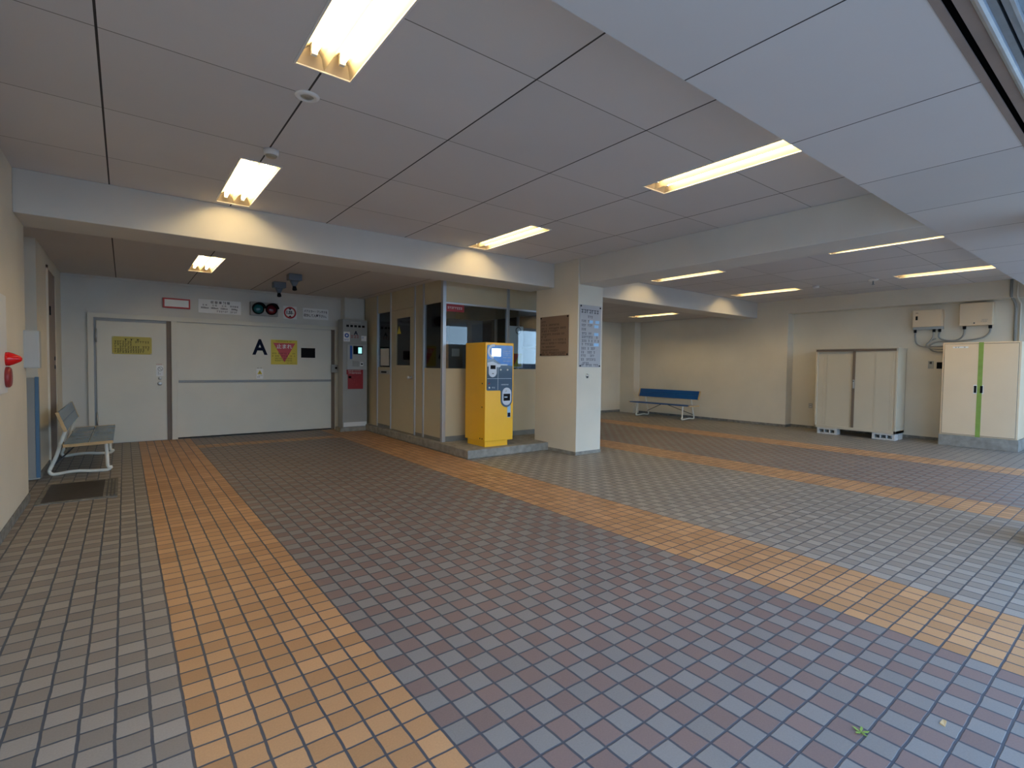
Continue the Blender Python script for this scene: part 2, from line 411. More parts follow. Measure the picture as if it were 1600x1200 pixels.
sbox('wall_left', 'wall', -0.93, -0.764, 0.33, 6.84, 0, ZC, bev=0.006)
sbox('wall_left', 'wall', -1.75, -0.8, 8.04, YB, 0, ZR)
sbox('wall_left', 'wall', -1.75, -1.55, 6.84, 8.04, 0, ZR)
sbox('wall_left', 'wall', -1.75, -0.93, 6.69, 6.84, 0, ZR)
sbox('baseboard_left', 'base', -0.764, -0.752, 0.33, 6.84, 0, 0.085, bev=0.003)
sbox('baseboard_left', 'base', -0.8, -0.788, 8.04, YB, 0, 0.08, bev=0.003)
sbox('wall_back', 'wall_b', -1.75, 6.95, YB, YB + 0.15, 0, ZR)
sbox('wall_back', 'wall_b', 3.70, 4.12, 10.66, YB, 0, ZR)
sbox('wall_back', 'wall', 6.95, 13.3, 10.65, 10.8, 0, ZR)
sbox('wall_back', 'wall', 6.80, 6.95, 10.65, 11.05, 0, ZR)
sbox('trim_10', 'wall_b', -0.79, 4.12, YB - 0.035, YB, ZR - 0.035, ZR)          # small cove over the door wall
sbox('wall_right', 'wall', 12.75, 13.3, 5.70, 10.8, 0, ZC, bev=0.004)
sbox('wall_right', 'wall', 13.05, 13.3, 0.33, 5.70, 0, ZC)
sbox('wall_right', 'wall', 12.75, 13.05, 0.33, 5.70, ZB + 0.06, ZC)             # band beam above the cabinets
sbox('column', 'wall', 12.47, 12.75, 10.11, 10.65, 0, ZR, bev=0.004)
sbox('baseboard_right', 'base', 12.738, 12.75, 5.69, 10.11, 0, 0.06)
sbox('baseboard_right', 'base', 13.038, 13.05, 0.33, 5.69, 0, 0.06)
sbox('baseboard_right', 'base', 12.738, 13.05, 5.688, 5.70, 0, 0.06)
sbox('baseboard_back', 'base', 6.95, 12.47, 10.638, 10.65, 0, 0.07)
sbox('beam', 'beam', -0.764, 5.63, 6.24, 6.85, ZB, ZC, bev=0.006)
sbox('beam', 'beam', -1.7, -0.764, 6.84, 6.85, ZB, ZC)
sbox('beam', 'beam', 5.66, 6.2, 1.365, 5.68, ZB - 0.005, ZC, bev=0.006)
sbox('beam', 'beam', 6.19, 12.75, 6.46, 6.95, ZB, ZC, bev=0.006)
sbox('pillar', 'wall', 5.63, 6.19, 5.68, 6.69, 0, ZC, bev=0.006)
sbox('pillar', 'wall', 5.75, 6.40, -0.35, 0.665, 0, ZS, bev=0.006)                        # unseen entrance pillar in line with the middle beam, sized to shade the floor
sbox('baseboard_pillar', 'concrete', 5.622, 6.198, 5.672, 6.698, 0, 0.055, bev=0.004)
sbox('platform', 'concrete', 4.04, 6.6, 6.33, YB, 0, 0.13, bev=0.012)
sbox('platform', 'concrete', 3.50, 4.04, 10.33, 10.66, 0, 0.08, bev=0.008)

# ------------------------------------------------------------------ ceiling lights
def make_light(l, label):
    x, y, z = l
    t = thing('ceiling_light', label, 'ceiling light', (x, y, z), 'recessed twin tube ceiling lights')
    a, b, d = LW, LL, 0.085
    f = MB()   # visible rim
    r = 0.012
    for q in ((-a, a, -b, -b + r), (-a, a, b - r, b), (-a, -a + r, -b + r, b - r), (a - r, a, -b + r, b - r)):
        f.box(x + q[0], x + q[1], y + q[2], y + q[3], z - 0.006, z + 0.012)
    f.build('rim', 'white', t)
    g = MB()   # two troughs with a ridge between them and sloped ends
    ai, bi = a - 0.011, b - 0.011
    prof = [(-ai, 0.0), (-ai + 0.028, d * .72), (-0.075 - 0.02, d), (-0.075 + 0.02, d), (-0.02, d * .6), (0, 0.004), (0.02, d * .6), (0.075 - 0.02, d), (0.075 + 0.02, d), (ai - 0.028, d * .72), (ai, 0.0)]
    y0, y1 = y - bi, y + bi; s = 0.05
    lo = [[(x + px, yy + (sgn * s * (pz / d)), z + pz) for px, pz in prof] for yy, sgn in ((y0, 1), (y1, -1))]
    V = [[g.bm.verts.new(p) for p in r_] for r_ in lo]
    for k in range(len(prof) - 1): g.bm.faces.new((V[0][k], V[0][k + 1], V[1][k + 1], V[1][k]))
    for e, yy in ((0, y0), (1, y1)):
        edge = [g.bm.verts.new((x + px, yy, z)) for px, pz in prof]
        for k in range(len(prof) - 1):
            if prof[k][1] + prof[k + 1][1] < .001: continue
            vs = []
            for v in (V[e][k], V[e][k + 1], edge[k + 1], edge[k]):
                if all((v.co - w.co).length > 1e-5 for w in vs): vs.append(v)
            if len(vs) > 2: g.bm.faces.new(vs)
    g.build('reflector', 'refl', t)
    hz = MB().box(x - a + 0.002, x + a - 0.002, y - b + 0.002, y + b - 0.002, z + d + 0.012, z + d + 0.03)
    hz.build('housing', 'white', t)
    for sx in (-1, 1):
        cx = x + sx * 0.078; zz = z + 0.045
        MB().lathe((cx, y - 0.60, zz), (0, 1, 0), [(0, .004), (0, .0155), (1.20, .0155), (1.20, .004)], 10).build('fluorescent_tube', 'lamp', t)
        for e in (-1, 1):
            MB().box(cx - .016, cx + .016, y + e * 0.615 - .014, y + e * 0.615 + .014, zz - .02, z + d + .004, bev=.003).build('lamp_holder', 'white', t)
    return t
LL_ = ['front left twin tube ceiling light, cut off by the top of the photo', 'twin tube ceiling light on the left, just before the left beam',
       'long twin tube ceiling light in the middle, ending at the blue soffit edge', 'twin tube ceiling light just before the left beam, near the pillar',
       'small looking twin tube ceiling light behind the left beam, above the doors',
       'twin tube ceiling light right of the middle beam, close to the soffit edge', 'twin tube ceiling light right of the middle beam, meeting the far right beam',
       'rightmost twin tube ceiling light, above the cream cabinets', 'twin tube ceiling light in front of the far right beam, above the blue bench',
       'twin tube ceiling light behind the far right beam, over the back corner']
l0 = make_light(LIGHTS[0], LL_[0])
for l, lab in zip(LIGHTS[1:], LL_[1:]): dup(l0, l, lab)

# ceiling fittings
t = thing('emergency_downlight', 'round chrome emergency downlight set in the ceiling between two left lights', 'downlight', (0.935, 3.385, ZC))
MB().lathe((0.935, 3.385, ZC), (0, 0, -1), [(0, .075), (.006, .072), (.012, .06), (.012, .042), (.002, .04)], 32).build('trim_ring', 'signw', t)
MB().lathe((0.935, 3.385, ZC - .001), (0, 0, -1), [(0, .041), (.003, .04), (.012, .028), (.018, .01), (.019, .001)], 24).build('reflector_bowl', 'steel', t)
t = thing('smoke_detector', 'white round smoke detector on the ceiling before the left beam light', 'smoke detector', (0.945, 4.415, ZC))
MB().lathe((0.945, 4.415, ZC), (0, 0, -1), [(0, .058), (.035, .055), (.042, .048)], 28).build('base', 'white', t)
MB().lathe((0.945, 4.415, ZC - .042), (0, 0, -1), [(0, .044), (.012, .036), (.014, .001)], 24).build('sensor_cap', 'refl', t)
t = thing('smoke_detector', 'small white smoke detector on the ceiling at the end of the far right light', 'smoke detector', (11.05, 4.43, ZC))
MB().lathe((11.05, 4.43, ZC), (0, 0, -1), [(0, .062), (.03, .06), (.04, .045), (.045, .001)], 24).build('base', 'white', t)
t = thing('ceiling_sprinkler', 'white ceiling sprinkler with small drop head near the rightmost light', 'sprinkler', (11.0, 3.43, ZC))
MB().lathe((11.0, 3.43, ZC), (0, 0, -1), [(0, .085), (.012, .082), (.03, .05), (.032, .001)], 24).build('cover_plate', 'white', t)
MB().lathe((11.0, 3.43, ZC - .03), (0, 0, -1), [(0, .012), (.06, .012), (.062, .028), (.068, .028), (.07, .001)], 12).build('nozzle', 'galvd', t)
for y_, lab in ((9.5, 'dark ceiling sensor nearer the door wall, on the left of the pair'), (8.5, 'dark ceiling sensor nearer the beam, on the right of the pair')):
    t = thing('ceiling_sensor', lab, 'sensor', (2.14, y_, ZR), 'sensor pair on the rear ceiling')
    x = 2.15
    MB().box(x - .10, x + .10, y_ - .08, y_ + .08, ZR - .10, ZR, bev=.01).build('mount_box', 'slate', t)
    MB().rings([[(x - .06, y_ - .05, ZR - .10), (x + .06, y_ - .05, ZR - .10), (x + .06, y_ + .05, ZR - .10), (x - .06, y_ + .05, ZR - .10)],
                [(x - .02, y_ - .03, ZR - .19), (x + .02, y_ - .03, ZR - .19), (x + .02, y_ + .03, ZR - .19), (x - .02, y_ + .03, ZR - .19)]]).build('bracket', 'slate', t)
    MB().lathe((x, y_, ZR - .18), (0, -.3, -1), [(0, .024), (.05, .034), (.07, .034), (.07, .001)], 14).build('sensor_eye', 'black', t)

# ------------------------------------------------------------------ back wall: doors
F = FY(YB)
d1 = thing('door_1', 'cream steel hinged door with yellow notice, left of the wide lift door', 'door', (0.11, YB, 0)); struct(d1)
MB().fbox(F, -0.365, 0.595, 0.012, 2.065, 0.0, 0.02, bev=.003).build('leaf', 'doorp', d1)
fr = MB()
fr.fbox(F, -0.475, -0.40, 0, 2.115, 0, .055, bev=.002); fr.fbox(F, -0.475, 3.62, 2.115, 2.19, 0, .055, bev=.002)
fr.build('frame', 'frame', d1)
MB().fbox(F, -0.40, -0.372, 0, 2.115, 0, .012).fbox(F, -0.372, 0.60, 2.07, 2.115, 0, .012).build('inner_frame', 'rail', d1)
MB().fbox(F, 0.60, 0.668, 0, 2.115, 0, .015).build('jamb', 'framed', d1)
for z in (1.82, 0.42):
    MB().lathe((-0.366, YB - .03, z - .11), (0, 0, 1), [(0, .004), (0, .013), (.22, .013), (.22, .004)], 12).build('hinge', 'steel', d1)
for z, r in ((1.10, .026), (1.01, .034)):
    k = MB().lathe((0.497, YB - .02, z), (0, -1, 0), [(0, r), (.012, r), (.016, r * .8), (.018, .001)], 20).build('lock_cylinder', 'steel', d1)
d2 = thing('door_2', 'wide pale lift door with black letter A and a grey rail', 'door', (2.1, YB, 0)); struct(d2)
MB().fbox(F, 0.755, 3.49, 0.03, 2.10, 0, .018, bev=.003).build('panel', 'doorp', d2)
MB().fbox(F, 0.755, 3.49, 0.004, 0.03, 0, .008).build('floor_gap', 'dark', d2)
MB().fbox(F, 0.668, 0.755, 0, 2.115, 0, .045, bev=.004).build('post', 'frame', d2)
MB().fbox(F, 3.49, 3.56, 0, 2.115, 0, .016).build('jamb', 'framed', d2)
MB().fbox(F, 3.56, 3.625, 0, 2.115, 0, .055, bev=.004).build('post', 'frame', d2)
MB().fbox(F, 0.775, 3.485, 1.022, 1.066, .018, .04, bev=.006).build('rail', 'rail', d2)
MB().fbox(F, 2.88, 3.16, 1.515, 1.715, .018, .022).build('vision_panel', 'black', d2)
MB().text(F, 'A', 2.112, 1.69, 0.41, .0195, bold=.012, sx=.88).build('letter', 'navy', d2)

def plate(name, lab, cat, F, a0, a1, b0, b1, m, c0=.0, th=.008, group=None):
    t = thing(name, lab, cat, F.p((a0 + a1) / 2, b0, c0), group)
    MB().fbox(F, a0, a1, b0, b1, c0, c0 + th, bev=.002).build('plate', m, t)
    return t
# notice on the hinged door
cz = .02
t = plate('notice_plate', 'yellow notice plate with five lines of black print on the hinged door', 'sign', F, -0.16, 0.385, 1.515, 1.815, 'yel', cz)
m_ = MB(); m_.dashes(F, 0.0, 1.765, .24, .03, cz + .0095, pitch=.08)
for z, w in ((1.725, .5), (1.682, .29), (1.638, .5), (1.594, .5), (1.555, .42)): m_.dashes(F, -0.13, z, w, .033, cz + .0095)
m_.build('lettering', 'ink', t)
for a, b in ((-.148, 1.803), (.373, 1.803), (-.148, 1.527), (.373, 1.527)): MB().lathe(F.p(a, b, cz + .008), (0, -1, 0), [(0, .008), (.004, .006), (.005, .001)], 10).build('screw', 'steel', t)
t = plate('sticker', 'white no entry sticker with red heading above the hinged door lock', 'sticker', F, 0.445, 0.55, 1.14, 1.33, 'signw', cz, .002)
MB().dashes(F, .448, 1.345, .1, .02, cz + .003, fill=1.0).build('heading', 'red', t)
def ring(F, a, b, r0, r1, c0, c1, n=36, mb=None):
    mb = mb or MB()
    R = []
    for rr, cc in ((r0, c0), (r0, c1), (r1, c1), (r1, c0)):
        R.append([F.p(a + rr * math.cos(2 * PI * k / n), b + rr * math.sin(2 * PI * k / n), cc) for k in range(n)])
    mb.rings(R, cap=False, close=True)
    return mb
rg = ring(F, .505, 1.268, .03, .038, cz + .002, cz + .003, 28)
rg.prism(F, [(.48, 1.288), (.486, 1.294), (.53, 1.248), (.524, 1.242)], cz + .002, cz + .003)
rg.build('no_entry_ring', 'rail', t)
MB().dashes(F, .47, 1.205, .06, .02, cz + .003).dashes(F, .47, 1.175, .06, .02, cz + .003).build('lettering', 'ink', t)
# stop sign on the lift door
cz = .018
t = plate('stop_sign', 'yellow sign with a red triangle and white Japanese stop lettering on the lift door', 'sign', F, 2.31, 2.805, 1.37, 1.86, 'yel2', cz, .006)
MB().prism(F, [(2.35, 1.80), (2.765, 1.80), (2.557, 1.415)], cz + .006, cz + .0068).build('triangle', 'redpink', t)
MB().text(F, '止まれ', 2.557, 1.725, 0.098, cz + .0075, bold=.002).build('lettering', 'signw', t)
m_ = MB(); m_.dashes(F, 2.40, 1.832, .31, .022, cz + .0073)
for z, a, b in ((1.588, 2.33, 2.78), (1.538, 2.33, 2.78), (1.49, 2.38, 2.72), (1.448, 2.38, 2.72)):
    m_.dashes(F, a, z, b - a, .026, cz + .0073)
m_.dashes(F, 2.6, 1.40, .18, .014, cz + .0073)
m_.build('small_print', 'ink', t)
t = plate('warning_sticker', 'small white sticker with yellow warning triangle above the lift door rail', 'sticker', F, 2.045, 2.168, 1.085, 1.28, 'signw', cz, .002)
MB().prism(F, [(2.062, 1.175), (2.152, 1.175), (2.107, 1.258)], cz + .002, cz + .0026).build('triangle', 'yel2', t)
MB().prism(F, [(2.101, 1.185), (2.113, 1.185), (2.110, 1.232), (2.104, 1.232)], cz + .0026, cz + .003).dashes(F, 2.06, 1.15, .1, .018, cz + .003).dashes(F, 2.06, 1.12, .1, .018, cz + .003).dashes(F, 2.06, 1.296, .09, .016, cz + .001).build('lettering', 'ink', t)
# signs over the doors
t = thing('indicator_sign', 'blank white indicator box with red frame above the hinged door', 'indicator', F.p(.755, 2.35, 0))
MB().fbox(F, .55, .96, 2.35, 2.525, 0, .05, bev=.005).build('case', 'red', t)
MB().fbox(F, .575, .935, 2.375, 2.50, .05, .054).build('face', 'signw', t)
t = plate('size_limit_sign', 'white plate listing car size limits in Japanese left of the signal lamps', 'sign', F, 1.085, 1.785, 2.305, 2.555, 'signw', 0, .012)
m_ = MB(); m_.text(F, '収 容 車 両 制 限'.replace(' 両', ''), 1.44, 2.505, .052, .0128, bold=.001)
for a, s1, s2 in ((1.19, '全 長', '5050mm'), (1.345, '全 幅', '1850mm'), (1.50, '全 高', '1550mm'), (1.67, '車両重量', '2000kg')):
    m_.text(F, s1, a, 2.45, .036, .0128).text(F, s2, a, 2.40, .042, .0128, sx=.85, bold=.001)
m_.dashes(F, 1.38, 2.345, .37, .03, .0132)
m_.build('lettering', 'ink', t)
t = thing('signal_lamp', 'pair of round signal lamps, green and red, on a grey box over the lift door', 'signal light', F.p(2.185, 2.31, 0))
MB().fbox(F, 1.935, 2.43, 2.315, 2.575, 0, .09, bev=.008).build('box', 'opgrey', t)
for a, ml in ((2.07, 'lens_g'), (2.305, 'lens_r')):
    o_ = F.p(a, 2.445, .09)
    MB().lathe(o_, (0, -1, 0), [(0, .108), (.02, .108), (.022, .096), (.01, .094), (.01, .001)], 32).build('bezel', 'black', t)
    MB().lathe(F.p(a, 2.445, .10), (0, -1, 0), [(0, .094), (.02, .08), (.034, .045), (.038, .001)], 28).build('lens', ml, t)
    h_ = MB(); R = []
    for d in (0.0, .16):
        R.append([F.p(a + (.112) * math.cos(th), 2.445 + .112 * math.sin(th), .09 + d) for th in [PI * (.02 + .96 * k / 18) for k in range(19)]] +
                 [F.p(a + (.104) * math.cos(th), 2.445 + .104 * math.sin(th), .09 + d) for th in [PI * (.02 + .96 * (18 - k) / 18) for k in range(19)]])
    h_.rings(R); h_.build('hood', 'black', t)
t = plate('height_limit_sign', 'square white sign with red ring reading 1.55 over the lift door', 'sign', F, 2.545, 2.80, 2.29, 2.545, 'signw', 0, .008)
ring(F, 2.672, 2.417, .088, .118, .008, .0095, 40).build('red_ring', 'red', t)
MB().text(F, '1.55', 2.655, 2.417, .085, .0095, sx=.85, bold=.004).text(F, 'm', 2.735, 2.405, .04, .0095).prism(F, [(2.64, 2.503), (2.704, 2.503), (2.672, 2.468)], .0085, .0098).prism(F, [(2.64, 2.331), (2.672, 2.366), (2.704, 2.331)], .0085, .0098).build('lettering', 'navy', t)
t = plate('mirror_notice_sign', 'white two-line Japanese notice on folding mirrors, rightmost over the lift door', 'sign', F, 2.92, 3.436, 2.315, 2.537, 'signw', 0, .008)
MB().text(F, 'ドアミラー・アンテナを', 3.178, 2.47, .06, .0088, sx=.72, bold=.001).text(F, '収納して入庫下さい。', 3.178, 2.385, .064, .0088, sx=.76, bold=.0015).build('lettering', 'ink', t)

# ------------------------------------------------------------------ operation cabinet beside the lift door
FO = FY(10.36)
t = thing('operation_cabinet', 'tall grey lift operation cabinet in the corner beside the lift door', 'control cabinet', (3.81, 10.5, 0.08))
MB().box(3.56, 4.075, 10.36, 10.655, 0.08, 2.32, bev=.006).build('body', 'opgrey', t)
MB().fbox(FO, 3.575, 4.06, 0.10, 0.19, 0, .012, bev=.002).build('bottom_plate', 'white', t)
for k in range(5): MB().fbox(FO, 3.63 + k * .083, 3.685 + k * .083, 2.16, 2.205, 0, .003).build('indicator_window', 'black', t)
MB().fbox(FO, 3.72, 3.94, 2.245, 2.275, 0, .004).build('name_strip', 'panelg', t)
MB().text(FO, 'A', 3.83, 2.04, .11, .0015, bold=.004).build('letter', 'navy', t)
MB().fbox(FO, 3.575, 3.705, 1.86, 2.06, 0, .002).build('notice_label', 'signw', t)
ring(FO, 3.64, 1.985, .02, .045, .002, .003, 24).build('blue_disc', 'blue', t)
MB().dashes(FO, 3.585, 1.895, .11, .03, .003).dashes(FO, 3.95, 1.95, .09, .03, .003).build('small_print', 'blue', t)
MB().fbox(FO, 3.945, 4.055, 1.88, 1.99, 0, .002).build('side_label', 'signw', t)
MB().dashes(FO, 3.725, 1.965, .2, .055, .0015, fill=1.0).build('lettering', 'dred', t)
pn = MB().fbox(FO, 3.64, 4.05, 1.28, 1.80, 0, .03, bev=.004).build('control_panel', 'panelg', t)
MB().fbox(FO, 3.765, 3.965, 1.60, 1.775, .03, .034).build('display', 'black', pn)
MB().fbox(FO, 3.87, 3.945, 1.62, 1.745, .034, .035).build('screen', 'screen2', pn)
MB().fbox(FO, 3.695, 3.745, 1.50, 1.775, .03, .033).build('label', 'blue', pn)
MB().fbox(FO, 3.75, 3.885, 1.35, 1.47, .03, .045, bev=.004).build('card_reader', 'opgrey', pn)
MB().fbox(FO, 3.915, 3.975, 1.36, 1.44, .03, .034).build('key_plate', 'signw', pn)
MB().lathe(FO.p(3.945, 1.40, .034), (0, -1, 0), [(0, .018), (.012, .018), (.013, .001)], 16).build('key_switch', 'black', pn)
t = plate('red_poster', 'red poster with white print on the grey operation cabinet', 'poster', FO, 3.66, 3.985, 0.88, 1.275, 'dred', .001, .002)
MB().fbox(FO, 3.635, 3.985, 1.18, 1.285, .002, .0035).build('heading_strip', 'dred', t)
MB().dashes(FO, 3.665, 1.255, .29, .024, .0055, fill=1.0).dashes(FO, 3.68, 1.21, .27, .028, .0055, fill=1.0).fbox(FO, 3.675, 3.735, 1.10, 1.15, .002, .003).build('white_print', 'signw', t)
pr_ = MB()
for z in (1.12, 1.07, 1.02, .97): pr_.dashes(FO, 3.76, z, .17, .03, .003, fill=.7)
pr_.build('faint_print', 'redpink', t)
# push button station on the frame
t = thing('push_button_switch', 'small grey push button box on the frame post beside the cabinet', 'switch', (3.60, YB - .06, 1.22))
MB().fbox(F, 3.47, 3.69, 1.21, 1.38, .056, .12, bev=.006).build('box', 'opgrey', t)
MB().lathe(F.p(3.56, 1.31, .12), (0, -1, 0), [(0, .022), (.015, .02), (.016, .001)], 16).build('button', 'black', t)
# chain-like sensor strip hanging left of the cabinet
t = thing('sensor_rail', 'narrow sensor strip with dark dots between frame post and cabinet', 'sensor', (3.665, YB - .03, 1.39))
MB().fbox(F, 3.64, 3.69, 1.39, 2.0, .0, .03).build('strip', 'conduit', t)
ms = MB()
for k in range(7): ms.lathe(F.p(3.665, 1.44 + k * .085, .03), (0, -1, 0), [(0, .014), (.006, .012), (.007, .001)], 10)
ms.build('dots', 'black', t)

# ------------------------------------------------------------------ attendant booth
XB, YF, ZP, XE, YE = 4.14, 7.27, 0.13, 6.6, YB
bo = thing('attendant_booth', 'cream panelled attendant booth with dark windows on the concrete platform', 'booth', (5.3, 9.0, ZP))
FBl, FBf = FXm(XB), FY(YF)
TH = .04
def lpanel(y0, y1, z0, z1, m='booth', name='panel'):   # on the left side
    return MB().box(XB, XB + TH, y0, y1, z0, z1).build(name, m, bo)
def fpanel(x0, x1, z0, z1, m='booth', name='panel'):   # on the front
    return MB().box(x0, x1, YF, YF + TH, z0, z1).build(name, m, bo)
ZS_, ZH = 1.345, 2.435
lpanel(9.99, 10.66, ZP, ZR)
for y0, y1 in ((7.33, 7.92), (9.33, 9.94)):
    lpanel(y0, y1, 0.19, ZS_); lpanel(y0, y1, ZH, ZR); lpanel(y0, y1, ZP, 0.19, 'kick', 'kick_plate')
    MB().box(XB + .016, XB + .022, y0, y1, ZS_, ZH).build('window_pane', 'glass', bo)
lpanel(7.97, 8.25, 0.19, ZR); lpanel(7.97, 8.25, ZP, 0.19, 'kick', 'kick_plate')
lpanel(8.30, 9.28, 2.44, ZR)
for y in (7.945, 8.275, 9.305, 9.965):
    MB().box(XB - .012, XB + TH, y - .026, y + .026, ZP, ZR, bev=.003).build('post', 'alu', bo)
MB().box(XB - .012, XB + .05, YF - .012, YF + .06, ZP, ZR, bev=.004).build('corner_post', 'alu', bo)
# door
dr = MB()
dr.box(XB - .004, XB + .032, 8.305, 9.275, ZP + .012, 1.385); dr.box(XB - .004, XB + .032, 8.305, 9.275, 2.275, 2.43)
dr.box(XB - .004, XB + .032, 8.305, 8.465, 1.385, 2.275); dr.box(XB - .004, XB + .032, 9.07, 9.275, 1.385, 2.275)
dr = dr.build('door', 'booth', bo)
MB().box(XB + .012, XB + .017, 8.465, 9.07, 1.385, 2.275).build('door_glass', 'glass', dr)
kb = MB().lathe((XB - .004, 8.40, 1.165), (-1, 0, 0), [(0, .036), (.006, .034), (.008, .014), (.04, .014), (.045, .028), (.075, .03), (.085, .018), (.087, .001)], 20)
kb.build('door_knob', 'steel', dr)
# front
for x0, x1 in ((4.19, 5.43), (5.49, 6.58)):
    fpanel(x0, x1, 0.22, ZS_); fpanel(x0, x1, 2.43, ZR); fpanel(x0, x1, ZP, 0.22, 'kick', 'kick_plate')
    MB().box(x0, x1, YF + .016, YF + .022, ZS_, 2.41).build('window_pane', 'glass', bo)
    MB().box(x0, x1, YF - .008, YF + TH, 2.405, 2.435, bev=.002).build('window_head', 'alu', bo)
MB().box(5.43, 5.49, YF - .012, YF + TH, ZP, ZR, bev=.003).build('post', 'alu', bo)
# far side and rear
MB().box(XE - TH, XE, YF + TH, YE, ZP, 1.2).box(XE - TH, XE, YF + TH, YE, 2.43, ZR).build('side_panel', 'booth', bo)
for y in (7.6, 8.4, 9.2, 10.0, 10.8): MB().box(XE - TH, XE, y - .03, y + .03, 1.2, 2.43).build('mullion', 'white', bo)
MB().box(XE - TH, XE, YF + TH, YE, 1.76, 1.80).build('transom', 'white', bo)
MB().box(XE - .022, XE - .016, YF + TH, YE, 1.2, 2.43).build('window_pane', 'glass', bo)
# things seen through and on the glass
t = thing('red_sticker_sign', 'red strip with white print inside the top of the booth front window', 'sign', (4.37, YF + .012, 2.29))
MB().fbox(FBf, 4.205, 4.545, 2.285, 2.41, -.014, -.012).build('strip', 'dred', t)
MB().dashes(FBf, 4.225, 2.345, .30, .034, -.0112, fill=1.0).build('lettering', 'signw', t)
t = thing('stand_board', 'white standing board with round symbol and stop sign behind booth window', 'sign', (5.72, YF + .1, 1.36))
FI = FY(YF + .09)
MB().fbox(FI, 5.57, 5.885, 1.36, 2.13, -.02, 0).build('board', 'signw', t)
ring(FI, 5.77, 2.05, .05, .064, 0, .002, 28).build('round_symbol', 'navy', t)
MB().fbox(FI, 5.585, 5.85, 1.39, 1.63, 0, .002).build('yellow_field', 'yel2', t)
MB().prism(FI, [(5.50, 1.62), (5.80, 1.62), (5.66, 1.385), (5.585, 1.385), (5.585, 1.62)][1:], .002, .003).build('red_triangle', 'red', t)
tb = MB().box(4.25, 5.5, YF + .06, YF + .75, 1.02, 1.06)
t = thing('counter', 'dark counter inside the booth below the front window', 'counter', (4.9, YF + .4, ZP))
MB().box(4.25, 6.5, YF + .06, YF + .66, 1.02, 1.06).build('worktop', 'wood', t)
MB().box(4.30, 4.36, YF + .08, YF + .64, ZP, 1.02).build('leg', 'curtain', t); MB().box(6.38, 6.44, YF + .08, YF + .64, ZP, 1.02).build('leg', 'curtain', t)
tb.bm.free()
t = thing('terminal', 'grey terminal box on the counter behind the booth front window', 'machine', (4.47, YF + .3, 1.06))
MB().box(4.34, 4.62, YF + .16, YF + .42, 1.06, 1.78, bev=.01).build('case', 'locker', t)
MB().fbox(FY(YF + .16), 4.40, 4.55, 1.55, 1.68, 0, .004).build('face', 'panelg', t)
tag(MB().box(4.20, 4.30, YF + .10, YF + .5, 1.06, 1.80).build('board', 'wood'), 'brown wooden board standing at the left end of the booth window', 'board')
t = thing('locker', 'tall dark locker inside the booth behind the yellow pay machine', 'locker', (5.1, 8.6, ZP))
MB().box(4.95, 5.75, 8.5, 8.95, ZP, 2.3, bev=.006).build('body', 'locker', t)
for x_ in (4.97, 5.36): MB().box(x_, x_ + .37, 8.48, 8.5, ZP + .06, 2.26).build('door', 'locker', t)
tag(MB().fbox(FBl, -9.83, -9.42, 1.375, 1.715, -.012, -.009).build('paper_notice', 'paper'), 'white paper notice on the far left window of the booth', 'notice')
t = plate('name_plate', 'pale plate with dark slot below the far left booth window', 'plate', FBl, -9.86, -9.37, 1.205, 1.285, 'panelg', 0, .006)
MB().fbox(FBl, -9.76, -9.50, 1.228, 1.262, .006, .008).build('slot', 'black', t)
t = thing('warning_sticker', 'small yellow triangle sticker on the booth door glass', 'sticker', (XB + .01, 9.0, 2.1))
MB().prism(FBl, [(-9.05, 1.98), (-8.88, 1.98), (-8.965, 2.13)], -.0115, -.0105).build('triangle', 'yel2', t)

# ------------------------------------------------------------------ yellow pay machine
px0, px1, py0 = 4.42, 4.97, 6.45
FP = FY(py0)
t = thing('pay_machine', 'tall bright yellow parking pay machine on the platform before the booth', 'pay machine', (4.7, 6.72, ZP))
MB().box(px0, px1, py0, 7.02, 0.215, 1.76, bev=.008).build('body', 'pm', t)
MB().box(px0 + .012, px1 - .10, py0 + .012, 6.96, ZP, 0.216, bev=.004).build('base', 'pm', t)
U = lambda a: px0 + a
def arc(cx, cz, r, a0, a1, n=8): return [(cx + r * math.cos(a0 + (a1 - a0) * k / n), cz + r * math.sin(a0 + (a1 - a0) * k / n)) for k in range(n + 1)]
poly = []
poly += arc(U(.046), 1.70, .02, PI, PI / 2); poly += arc(U(.504), 1.70, .02, PI / 2, 0)
poly += arc(U(.411), .855, .113, 0, -PI, 14)
poly += arc(U(.273), .985, .025, 0, PI / 2, 5)
poly += arc(U(.046), 1.03, .02, -PI / 2, -PI, 5)
pf = MB().prism(FP, poly, 0, .006).build('front_panel', 'pmdark', t)
MB().prism(FP, [(U(.03), 1.715), (U(.517), 1.715), (U(.517), 1.40), (U(.30), 1.42), (U(.16), 1.50), (U(.03), 1.50)], .006, .0075).build('blue_graphic', 'pmblue', pf)
gr = MB()
P1 = arc(U(.15), 1.62, .115, PI * .42, PI * 1.5, 12); P2 = arc(U(.15), 1.62, .075, PI * 1.5, PI * .42, 12)
gr.prism(FP, P1 + P2, .0075, .0088)
gr.prism(FP, [(U(.03), 1.445), (U(.14), 1.465), (U(.29), 1.40), (U(.27), 1.375), (U(.03), 1.385)], .0075, .0088)
gr.build('swoosh', 'pmpale', pf)
MB().fbox(FP, U(.115), U(.285), 1.545, 1.665, .0078, .012).build('screen', 'screen', pf)
MB().prism(FP, [(U(.055), 1.41), (U(.205), 1.41)] + arc(U(.13), 1.295, .075, 0, -PI, 14), .0075, .016).build('card_slot_plate', 'pmpale', pf)
MB().fbox(FP, U(.085), U(.18), 1.345, 1.405, .016, .0185).fbox(FP, U(.115), U(.15), 1.27, 1.28, .016, .018).build('card_slot', 'black', pf)
